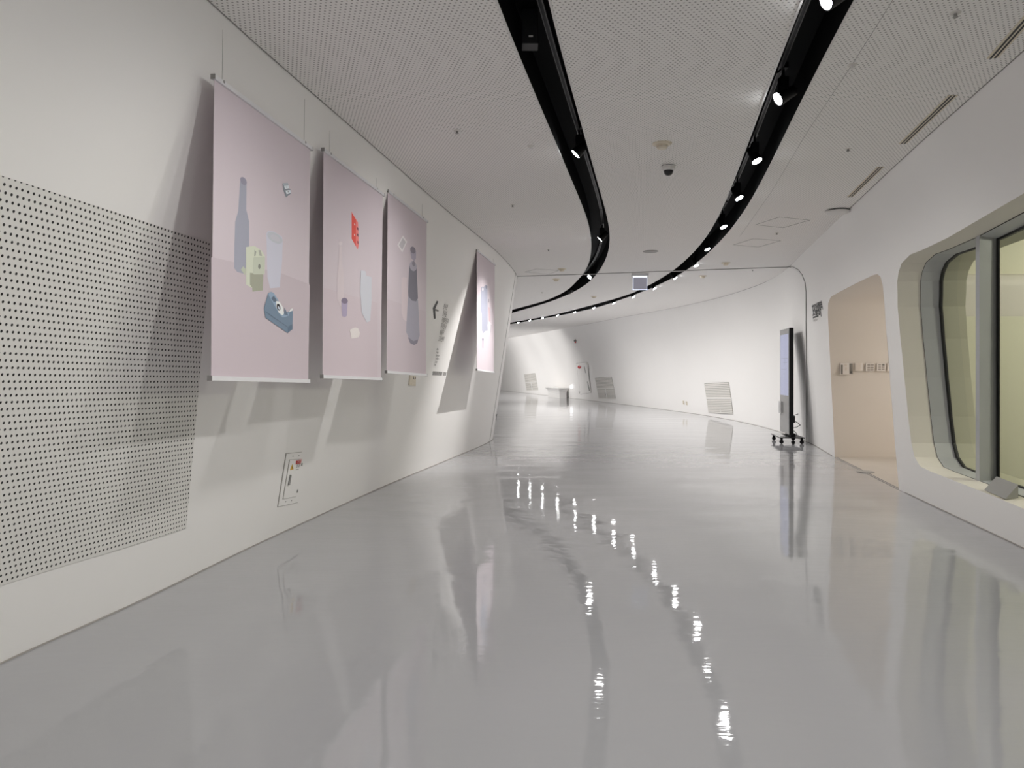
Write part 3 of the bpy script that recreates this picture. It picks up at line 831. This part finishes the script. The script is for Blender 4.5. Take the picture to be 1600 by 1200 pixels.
mb = MB(); ring(mb, .40, .62, M_['room'], -.0, -.0); mb.build('inner_reveal', wt)
# mullion: front face 1524..1530, side face to 1560
def wall_off(u, v, k):
    # point on the ray where the distance behind the wall surface (along WN) is k
    s_ = right.solve(u, v, (6.3, 1.6)) if False else None
    best = None; d_ = ray(u, v)
    lo, hi = 2.0, 14.0
    def f(t_):
        q = ORG + d_*t_; a_ = right.p(q.y + .19*k, max(0, min(H, q.z)))
        return (q - a_).dot(WN) - k
    for _ in range(50):
        mid = (lo+hi)/2
        if f(mid) > 0: hi = mid
        else: lo = mid
    return ORG + d_*lo
m0 = wall_off(1524.5, 560, .20); m1 = wall_off(1530.5, 560, .20); m2 = wall_off(1558, 560, .385)

vsl = [338 + (766-338)*k/12 for k in range(13)]
fl = [wall_off(1524.5, v, .205) for v in vsl]; fr = [wall_off(1530.5, v, .205) for v in vsl]; br = [wall_off(1558.5, v, .384) for v in vsl]
bl = [b + (a_ - c) for a_, c, b in zip(fl, fr, br)]
def loft(m, rails, material):
    k = len(rails[0]); c = len(rails); vs = [r_[i] for i in range(k) for r_ in rails]
    fs = [(c*i+a_, c*i+(a_+1) % c, c*(i+1)+(a_+1) % c, c*(i+1)+a_) for i in range(k-1) for a_ in range(c)] + [tuple(range(c)), tuple(range(c*(k-1), c*k))]
    m.add(vs, fs, material)
mb = MB(); loft(mb, [fl, fr, br, bl], M_['steel']); mb.build('mullion', wt)
g0 = br; g1_ = [wall_off(1562, v, .384) for v in vsl]
mb = MB(); loft(mb, [[p - WN*.012 for p in g0], [p - WN*.012 for p in g1_], [p + WN*.002 for p in g1_], [p + WN*.002 for p in g0]], M_['gasket']); mb.build('gasket', wt)

# room behind the window
Yr = P_[-1].y - .18
mb = MB()
rx = lambda y: right.p(y, 0).x + .85
mb.add([(4.3,Yr,0),(11,Yr,0),(11,Yr,2.9),(4.3,Yr,2.9)], [(0,1,2,3)], M_['room'])
mb.add([(11,Yr,0),(11,-4,0),(11,-4,2.9),(11,Yr,2.9)], [(0,1,2,3)], M_['room'])
mb.add([(2.5,-4,0),(11,-4,0),(11,-4,2.9),(2.5,-4,2.9)], [(0,1,2,3)], M_['room'])
mb.add([(2.5,-4,2.9),(11,-4,2.9),(11,Yr,2.9),(4.3,Yr,2.9)], [(0,1,2,3)], M_['ceilplain'])
struct(mb.build('wall_inner_room'))
def lamp_disc(x, y, z, label):
    t = thing('ceiling_downlight', label, 'downlight', (x, y, z), group='downlights in the room behind the window')
    m = MB(); m.lathe([(.07,0),(.07,-.012),(.06,-.014)], M_['white'], n=20); m.build('trim_ring', t)
    m = MB(); m.lathe([(.055,-.0145),(.055,-.016)], M_['lens'], n=20); m.build('lens', t)
dl1 = on_z(1597, 372.5, 2.9); dl2 = on_z(1521, 425, 2.9)
lamp_disc(dl1.x, min(dl1.y, Yr-.3), 2.9, 'bright round downlight seen through the right-hand window pane')
lamp_disc(dl2.x, min(dl2.y, Yr-.15), 2.9, 'bright round downlight seen through the left window pane beside the mullion')

# plaque on the window sill
b0 = right.p(*right.solve(1534, 766)) + WN*.02; b1 = right.p(*right.solve(1567, 780.5)) + WN*.02
def off_pt(u, v, k):
    nn = WN; d_ = ray(u, v); q0 = b0 + WN*k
    t_ = (q0-ORG).dot(nn)/d_.dot(nn); return ORG + d_*t_
t0 = off_pt(1557.5, 745, .13); t1 = t0 + (b1 - b0)*1.0

t = thing('sill_plaque', 'small grey tilted plaque with dark lettering standing on the window sill', 'plaque', b0)
nn = (b1-b0).cross(t0-b0).normalized()
if nn.z < 0: nn = -nn
mb = MB(); mb.prism([b0, b1, t1, t0], nn*.006, M_['plaque']); rooted(t, mb, 'plate', bevel=.003)
mb = MB(); e1 = (b1-b0).normalized(); e2 = nn.cross(e1).normalized()
if e2.dot(t0-b0) < 0: e2 = -e2
wp = (b1-b0).length; hp = (t0-b0).length
for s, sz, fy, fx in (('살림터 2층', .145, .56, .16), ('Sallimteo 2F', .085, .32, .20)):
    vs_, fs_ = text_mesh(s, wp*sz, wp*.004)
    mb.add([b0.lerp(t0, fy) + e1*(fx*wp + p.x*.95) + e2*p.y + nn*.0085 for p in vs_], fs_, M_['gasket'])

mb = MB(); mb.prism([b1+e1*-.004, t1+e1*-.004, Vector((t1.x, t1.y, b1.z))+e1*-.004], -e1*.004, M_['plaque']); rooted(t, mb, 'side_support')
mb = MB(); mb.prism([b0+e1*.004, t0+e1*.004, Vector((t0.x, t0.y, b0.z))+e1*.004], e1*.004, M_['plaque']); rooted(t, mb, 'side_support')

# lettering on the right wall
t = thing('wall_logo', 'bold black two-line lettering on the right wall beside the doorway', 'wall lettering', right.p(*right.solve(1278, 487)))
mb = MB(); text_on(mb, right, 1270.6, 488, '디자인살림터', .125, M_['ink'], .008, 1.25, .003); rooted(t, mb, 'upper_line')
mb = MB(); text_on(mb, right, 1270.8, 497.5, '스토어', .125, M_['ink'], .008, 2.2, .003); rooted(t, mb, 'lower_line')
mb = MB(); text_on(mb, right, 1271.3, 502.5, 'Design Store', .05, M_['dim'], .0005, 1.5, .003); rooted(t, mb, 'english_lettering')

# ------------------------------------------------------------------ kiosk
kb = Vector((4.835, 13.4, 0)); kw = Vector((.123, .80, 0)).normalized(); kang = math.atan2(kw.y, kw.x)
# local frame: x = along width (near -> far), y = -depth (front is +y => towards the corridor)
t = thing('display_kiosk', 'tall black digital display stand on castors beside the portal strip on the right', 'display kiosk', kb + kw*.4, kang)
kw_, kt = .405, .075
mb = MB(); mb.box((-kw_,-kt,.16), (kw_,-.004,2.03), M_['black']); cab = mb.build('cabinet', t, bevel=.008)
mb = MB(); mb.box((-kw_+.004,-.004,.165), (kw_-.004,.004,2.025), M_['glassblack']); fp = mb.build('front_glass', t)
mb = MB(); mb.box((-kw_+.045,.004,.84), (kw_-.045,.0055,1.93), M_['screen'])
GR = mat('screen drawing', (.02,.02,.03), .2, emit=(.36,.40,.60), es=.5)
for a_, b_, c_, d_ in ((-.3,1.50,.3,1.508),(-.05,1.38,-.04,1.5),(-.25,1.42,.1,1.428),(-.2,1.30,.25,1.308),(-.1,1.22,.1,1.228)):
    mb.box((a_,.0055,b_), (c_,.006,d_), GR)
mb.build('screen', fp)
mb = MB(); mb.box((.20,.005,.50), (.40,.03,.72), M_['acrylic']); mb.box((.23,.03,.52), (.27,.032,.70), M_['plaque']); mb.build('leaflet_holder', t)
mb = MB(); mb.box((-kw_-.02,-.26,.10), (kw_+.02,.16,.115), M_['black']); mb.box((-kw_-.02,.0,.115), (kw_+.02,.16,.117), M_['glassblack']); mb.box((-.25,-.14,.115), (.25,-.06,.17), M_['black']); mb.build('base_plate', t)
for cx in (-.36, .36):
    for cy in (.12, -.22):
        mb = MB(); mb.cyl((cx-.012, cy, .035), (cx+.012, cy, .035), .035, M_['black'], n=16); mb.box((cx-.018,cy-.02,.05), (cx+.018,cy+.02,.10), M_['black']); mb.build('castor', t)
mb = MB()
import random
random.seed(3)
pts = [Vector((-.30+.25*math.sin(k*.9)*math.exp(-k*.05), -.12-.05*math.cos(k*1.3), .52-.036*k if k < 11 else .13)) for k in range(14)]
for i in range(len(pts)-1): mb.cyl(pts[i], pts[i+1], .006, M_['black'], n=6)
mb.box((-.20,-.14,.36), (-.14,-.09,.48), M_['black'])
mb.build('power_cable', t)

# ------------------------------------------------------------------ wall vents on the far curved wall
def vent(q, label, ns):
    sz = [right.solve(*p) for p in q]
    c = right.p(*bil(sz, .5, .5))
    t = thing('wall_vent', label, 'vent', c, group='louvred vents on the curved wall')
    def R(m, s0, t0_, s1, t1_, off, th, material):
        decal(m, right, [bil(sz, s0, t0_), bil(sz, s1, t0_), bil(sz, s1, t1_), bil(sz, s0, t1_)], off, th, material, px=False)
    m = MB(); R(m, 0, 0, 1, 1, .002, .004, M_['ventback']); rooted(t, m, 'backing')
    m = MB(); N = ns
    for i in range(N):
        a_ = i/N; R(m, 0, a_+.27/N, 1, a_+1.02/N, .006, .010, M_['louvre'])
    rooted(t, m, 'slats')
    m = MB(); R(m, -.01, .50, 1.01, .535, .006, .016, M_['white']); R(m, .49, .53, .54, 1, .006, .016, M_['white']); rooted(t, m, 'frame_bars')
    for s0 in (.455, .555):
        m = MB(); R(m, s0, .72, s0+.02, .84, .016, .012, M_['plaque']); rooted(t, m, 'handle')
vent([(1100.8,599.2),(1139,597),(1145.8,646.5),(1107.5,644.3)], 'nearest louvred grey vent low on the curved wall, left of the display stand', 18)
vent([(929.8,590.8),(955.8,588.9),(962.5,623),(936,622.8)], 'middle louvred vent low on the curved wall, right of the fire hydrant panel', 18)
vent([(819,585.2),(836.4,583),(841,609.4),(823,610)], 'farthest louvred vent low on the curved wall, left of the white bench', 16)

# hydrant cabinet
t = thing('hydrant_panel', 'flush white fire hydrant panel with red lamp and dark handles on far wall', 'fire panel', right.p(*right.solve(912, 590)))
mb = MB(); decal(mb, right, [(900.5,567.5),(917,565.5),(924,613.5),(907,616.5)], .001, .003, M_['joint']); rooted(t, mb, 'joint')
mb = MB(); decal(mb, right, [(900.8,567.8),(916.8,565.9),(923.7,613.2),(907.2,616.1)], .003, .006, M_['wall']); rooted(t, mb, 'door')
mb = MB(); decal(mb, right, ell(906.3,573.2,2.5,2.6), .009, .03, M_['red']); decal(mb, right, ell(907.6,571.4,.8,.9), .040, .01, M_['white']); rooted(t, mb, 'red_lamp')
for q in ([(913.2,572.5),(914.2,572.5),(917.3,587),(916.3,587)], [(918.3,596),(919.3,596),(922.3,610.5),(921.2,610.5)]):
    mb = MB(); decal(mb, right, q, .009, .02, M_['plaque']); rooted(t, mb, 'handle')
mb = MB()
for u in (908.5, 911, 913): decal(mb, right, [(u-.5,589),(u+.5,589),(u+.5,590.6),(u-.5,590.6)], .009, .004, M_['dim'])
decal(mb, right, [(907.8,595),(908.5,595),(909,599.5),(908.2,599.5)], .009, .004, M_['dim'])
decal(mb, right, [(904.6,610.5),(905.2,610.5),(906,614.5),(905.2,614.5)], .009, .004, M_['dim']); rooted(t, mb, 'printed_marks')
mb = MB(); decal(mb, right, [(915.5,566.5),(918.8,566.2),(920.8,577.3),(919,577.6)], .010, .006, M_['louvre']); rooted(t, mb, 'notice_plate')

mb = MB(); s_ = right.solve(900, 531.5); pp = right.p(*s_); nn = right.n(*s_)
mb.cyl(pp+nn*.01, pp+nn*.09, .055, M_['plaque'], .04, n=14); mb.cyl(pp+nn*.0+Vector((0,0,-.07)), pp+nn*.06+Vector((0,0,-.07)), .03, M_['red'], n=12)
o = mb.build('alarm_bell'); tag(o, 'small dark alarm device with a red tip high on the far wall', 'alarm')
for i, (u, v) in enumerate(((1068.3,629),(1073,630))):
    q = right.solve(u, v); q2 = [(q[0]+.05,q[1]+.055),(q[0]-.05,q[1]+.055),(q[0]-.05,q[1]-.055),(q[0]+.05,q[1]-.055)]
    t = thing('wall_socket', ('left of the two small cream sockets low on the curved wall', 'right of the two small cream sockets low on the curved wall')[i], 'socket', right.p(*q), group='sockets on the curved wall')
    mb = MB(); decal(mb, right, q2, .001, .01, M_['cream'], px=False); rooted(t, mb, 'plate')
    mb = MB()
    for dz in (-.025, .025): decal(mb, right, [(q[0]+.014,q[1]+dz+.012),(q[0]-.014,q[1]+dz+.012),(q[0]-.014,q[1]+dz-.012),(q[0]+.014,q[1]+dz-.012)], .011, .002, M_['dim'], px=False)
    rooted(t, mb, 'openings')
# fix: socket plate quads are already in wall coordinates
# ------------------------------------------------------------------ white bench against the far wall
A = on_z(856.5, 619.6, 0); B = on_z(874.5, 622.2, 0); D = on_z(885.3, 622.0, 0)
t = thing('white_bench', 'low white moulded bench with flared top against the far curved wall', 'bench', B)
z1 = EYE - (606.5-HV)/FPX*B.y
ax = (A-B); foot_ = [B, A, A+Vector((.26,.08,0)), D+Vector((-.03,.2,0)), D]
top_ = [B+Vector((-.06,-.12,0)), A+Vector((-.16,.02,0)), A+Vector((.24,.10,0)), D+Vector((-.02,.2,0)), D+Vector((.10,-.06,0))]
topc = sum(foot_, Vector())/5
def scl(ps, s, z): return [Vector((p.x+(q.x-p.x)*s, p.y+(q.y-p.y)*s, z)) for p, q in zip(foot_, top_)]
mb = MB(); layers = [(0,0),(0,z1*.45),(.12,z1*.65),(.45,z1*.82),(.95,z1*.93)]
vs = []
for s, z in layers: vs += scl(foot_, s, z)
fs = [(5*k+i, 5*k+(i+1) % 5, 5*(k+1)+(i+1) % 5, 5*(k+1)+i) for k in range(len(layers)-1) for i in range(5)] + [tuple(range(5)), tuple(range(20,25))]
mb.add(vs, fs, M_['white']); rooted(t, mb, 'body')
mb = MB(); mb.prism(scl(foot_, 1.0, z1*.93), (0,0,z1*.09), M_['white']); rooted(t, mb, 'seat_top', bevel=.012)
s_ = right.solve(895, 604); pp = right.p(*s_); nn = right.n(*s_)
mb = MB(); mb.lathe([(.02,-.09),(.05,-.07),(.06,0),(.05,.07),(.02,.09)], mat('lit lamp cover', (.9,.9,.9), .3, emit=(.95,.97,1), es=1.6), n=16)
o = mb.build('wall_lamp', smooth=True); o.location = pp + nn*.07; tag(o, 'tiny bright oval lamp on the far wall above the bench end', 'wall lamp')

# ------------------------------------------------------------------ ceiling fittings
def ceil_thing(name, u, v, label, cat, group=None): 
    p = on_z(u, v, H); p.z = H
    return thing(name, label, cat, p, group=group)
def detector(u, v, label, s=1.0, dark=True):
    t = ceil_thing('smoke_detector', u, v, label, 'smoke detector', 'smoke detectors on the ceiling')
    m = MB(); m.lathe([(.075*s,0),(.075*s,-.006),(.060*s,-.014)], M_['cream'], n=28); m.build('base', t)
    m = MB(); m.lathe([(.045*s,-.012),(.042*s,-.035),(.030*s,-.045)], M_['cream'], n=24)
    m.lathe([(.0425*s,-.026),(.0435*s,-.027),(.0425*s,-.029)], M_['dim'], n=24); m.build('sensor_cup', t)
detector(1034.5, 224, 'cream smoke detector nearest the camera, above the dome camera', 1.0)
detector(1134, 410.5, 'cream smoke detector right of the right channel before the ceiling seam')
detector(878, 420, 'cream smoke detector left of the left channel before the ceiling seam')
detector(869, 436, 'cream smoke detector left of the left channel just past the ceiling seam')
detector(1098, 431, 'cream smoke detector right of the right channel past the ceiling seam')
detector(928, 463, 'cream smoke detector between the two channels beyond the hanging sign')
t = ceil_thing('dome_camera', 1044.5, 259, 'white dome camera with smoked dark lens between the two channels', 'security camera')
mb = MB(); mb.lathe([(.056,0),(.056,-.03),(.048,-.042)], M_['white'], n=28); mb.lathe([(.058,0),(.058,-.003)], M_['ink'], n=28); mb.build('housing', t)
mb = MB(); mb.lathe([(.042,-.040),(.041,-.055),(.030,-.075),(.014,-.085)], M_['dome'], n=24); mb.build('dome', t, smooth=True)
t = ceil_thing('ceiling_speaker', 1016.5, 392.5, 'flat round grey ceiling grille between the two channels', 'ceiling grille')
mb = MB(); mb.lathe([(.11,0),(.11,-.008),(.10,-.012)], mat('grey grille', (.42,.41,.40), .6), n=28); mb.build('grille', t)
for (u, v, lb) in ((714,204,'small sprinkler in the ceiling above the second poster'), (801,320,'small sprinkler between the left wall and left channel, mid-way'),
                   (857,390,'small sprinkler left of the left channel bend'), (1493,20,'small sprinkler at the top right of the ceiling'),
                   (1325,232,'small sprinkler right of the right channel, mid-way'), (1213.6,364,'tiny sprinkler between the two ceiling hatches'),
                   (1176,421.5,'tiny sprinkler just past the ceiling seam on the right'), (847,456.5,'tiny sprinkler past the seam left of the left channel'),(829,228,'small clear sprinkler left of the left channel near the camera'),(1332,101,'pale round cap on the ceiling joint right of the right channel')):
    t = ceil_thing('sprinkler', u, v, lb, 'sprinkler', 'sprinklers in the ceiling')
    mb = MB(); mb.lathe([(.026,0),(.026,-.003),(.020,-.005)], M_['louvre'], n=18); mb.build('escutcheon', t)
    mb = MB(); mb.cyl((0,0,-.004), (0,0,-.020), .008, M_['white'] if u in (829, 1332) else M_['plaque'], n=10); mb.cyl((0,0,-.020), (0,0,-.022), .013, M_['white'] if u in (829, 1332) else M_['plaque'], n=12); mb.build('head', t)
# exit sign hung from the ceiling
t = ceil_thing('hanging_sign', 1000, 427, 'small square lit lavender sign hanging from the ceiling at the seam', 'lit sign')
py_ = t.location.y; wpx_ = py_/FPX
mb = MB(); mb.box((-13*wpx_,-.03,-.05), (13*wpx_,.03,0), M_['alu']); mb.build('housing', t)
mb = MB(); mb.box((-10.6*wpx_,-.005,-.30), (10.6*wpx_,.005,-.05), mat('lavender acrylic', (.30,.29,.33), .3, emit=(.50,.50,.62), es=.28)); pn_ = mb.build('panel', t)
ME = mat('lit sign edge', (.8,.85,1), .3, emit=(.70,.82,1), es=.95)
mb = MB()
mb.box((-10.8*wpx_,-.008,-.075), (10.8*wpx_,.008,-.05), mat('lit sign strip', (1,1,1), .3, emit=(.85,.93,1), es=1.6))
mb.box((-11*wpx_,-.006,-.302), (11*wpx_,.006,-.290), ME); mb.box((-11*wpx_,-.006,-.30), (-10.4*wpx_,.006,-.05), ME); mb.box((10.4*wpx_,-.006,-.30), (11*wpx_,.006,-.05), ME); mb.build('lit_edge', pn_)
# slot diffusers
for (a_, b_, lb) in (((1551,90),(1640,-10),'black slot diffuser nearest the camera at the right ceiling edge'),
                     ((1410.5,224),(1489,148.5),'middle black slot diffuser along the right ceiling edge'),
                     ((1328,307.5),(1376,260.5),'farthest black slot diffuser along the right ceiling edge')):
    A = on_z(*a_, H); B = on_z(*b_, H); d = (B-A).normalized(); sd = Vector((0,0,1)).cross(d)
    t = thing('slot_diffuser', lb, 'air diffuser', (A+B)/2, group='slot diffusers along the right ceiling edge')
    m = MB(); m.sweep([A, B], .030, (0,0,-1), .004, M_['cream']); rooted(t, m, 'frame')
    for s in (-.011, .011):
        m = MB(); m.sweep([A+sd*s+Vector((0,0,-.0035)), B+sd*s+Vector((0,0,-.0035))], .0055, (0,0,-1), .002, M_['ink']); rooted(t, m, 'slot')
# round access point at the ceiling edge
t = ceil_thing('wireless_unit', 1309, 328, 'flat round white unit with the shade above it as a black ring at the right ceiling edge', 'ceiling unit')
mb = MB(); mb.lathe([(.105,-.0),(.105,-.014)], M_['ink'], n=32); mb.build('shade_ring', t)  # black disc stands in for the shade above the cover
mb = MB(); mb.lathe([(.125,-.014),(.125,-.030),(.10,-.040),(.05,-.044)], M_['white'], n=32); mb.build('cover', t)
# hatches
for q, lb in (([(1181,351),(1223.5,355.7),(1265.5,344),(1218,339)], 'square ceiling hatch outline right of the right channel, nearer one'),
          ([(1146,382.5),(1185,386),(1220,376),(1177,373)], 'square ceiling hatch outline right of the right channel, farther one'),
          ([(820,425),(857.6,428.5),(873,422.6),(838.5,420)], 'square ceiling hatch outline left of the left channel by the seam')):
    P4 = [on_z(u, v, H) for u, v in q]; c = sum(P4, Vector())/4
    t = thing('ceiling_hatch', lb, 'ceiling hatch', c, group='ceiling hatches')
    m = MB()
    for i in range(4): m.sweep([P4[i], P4[(i+1) % 4]], .004, (0,0,-1), .002, M_['dim'])
    rooted(t, m, 'joint_line')
# ceiling board joint line on the right
mb = MB(); run = [on_z(u, v, H) for u, v in ((1400,-8),(1332,100),(1262,205),(1205,300),(1157,368))]
mb.sweep(run, .0012, (0,0,-1), .001, M_['dim']); struct(mb.build('trim_8'))

# ------------------------------------------------------------------ fill lights added in the side rooms
def point(loc, e, col, r=.15):
    l = bpy.data.lights.new('room_fill', 'POINT'); l.energy = e; l.color = col; l.shadow_soft_size = r
    o = bpy.data.objects.new('room_fill', l); C.objects.link(o); o.location = loc
point((7.2, 9.8, 2.0), 85, (1, .975, .95))  # unseen fill added to brighten the passage
point((6.6, 5.6, 2.4), 190, (1, .97, .86))  # unseen fill added to brighten the room behind the window

# ------------------------------------------------------------------ world, camera, view
w = bpy.data.worlds.new('world'); bpy.context.scene.world = w; w.use_nodes = True
w.node_tree.nodes['Background'].inputs[0].default_value = (.5, .5, .5, 1)
w.node_tree.nodes['Background'].inputs[1].default_value = .3
cam = bpy.data.cameras.new('camera'); co = bpy.data.objects.new('camera', cam); C.objects.link(co)
co.location = ORG; co.rotation_euler = (math.pi/2, 0, 0)
cam.sensor_width = 36; cam.lens = FPX/1600*36; cam.shift_y = -(600-HV)/1600; cam.clip_start = .05; cam.clip_end = 200
sc = bpy.context.scene; sc.camera = co
sc.view_settings.view_transform = 'Standard'; sc.view_settings.look = 'None'
sc.view_settings.exposure = -0.20
sc.view_settings.gamma = 1; sc.view_settings.use_curve_mapping = False
sc.cycles.max_bounces = 12; sc.cycles.diffuse_bounces = 8; sc.cycles.glossy_bounces = 4
sc.cycles.sample_clamp_indirect = 4; sc.cycles.caustics_reflective = False; sc.cycles.caustics_refractive = False
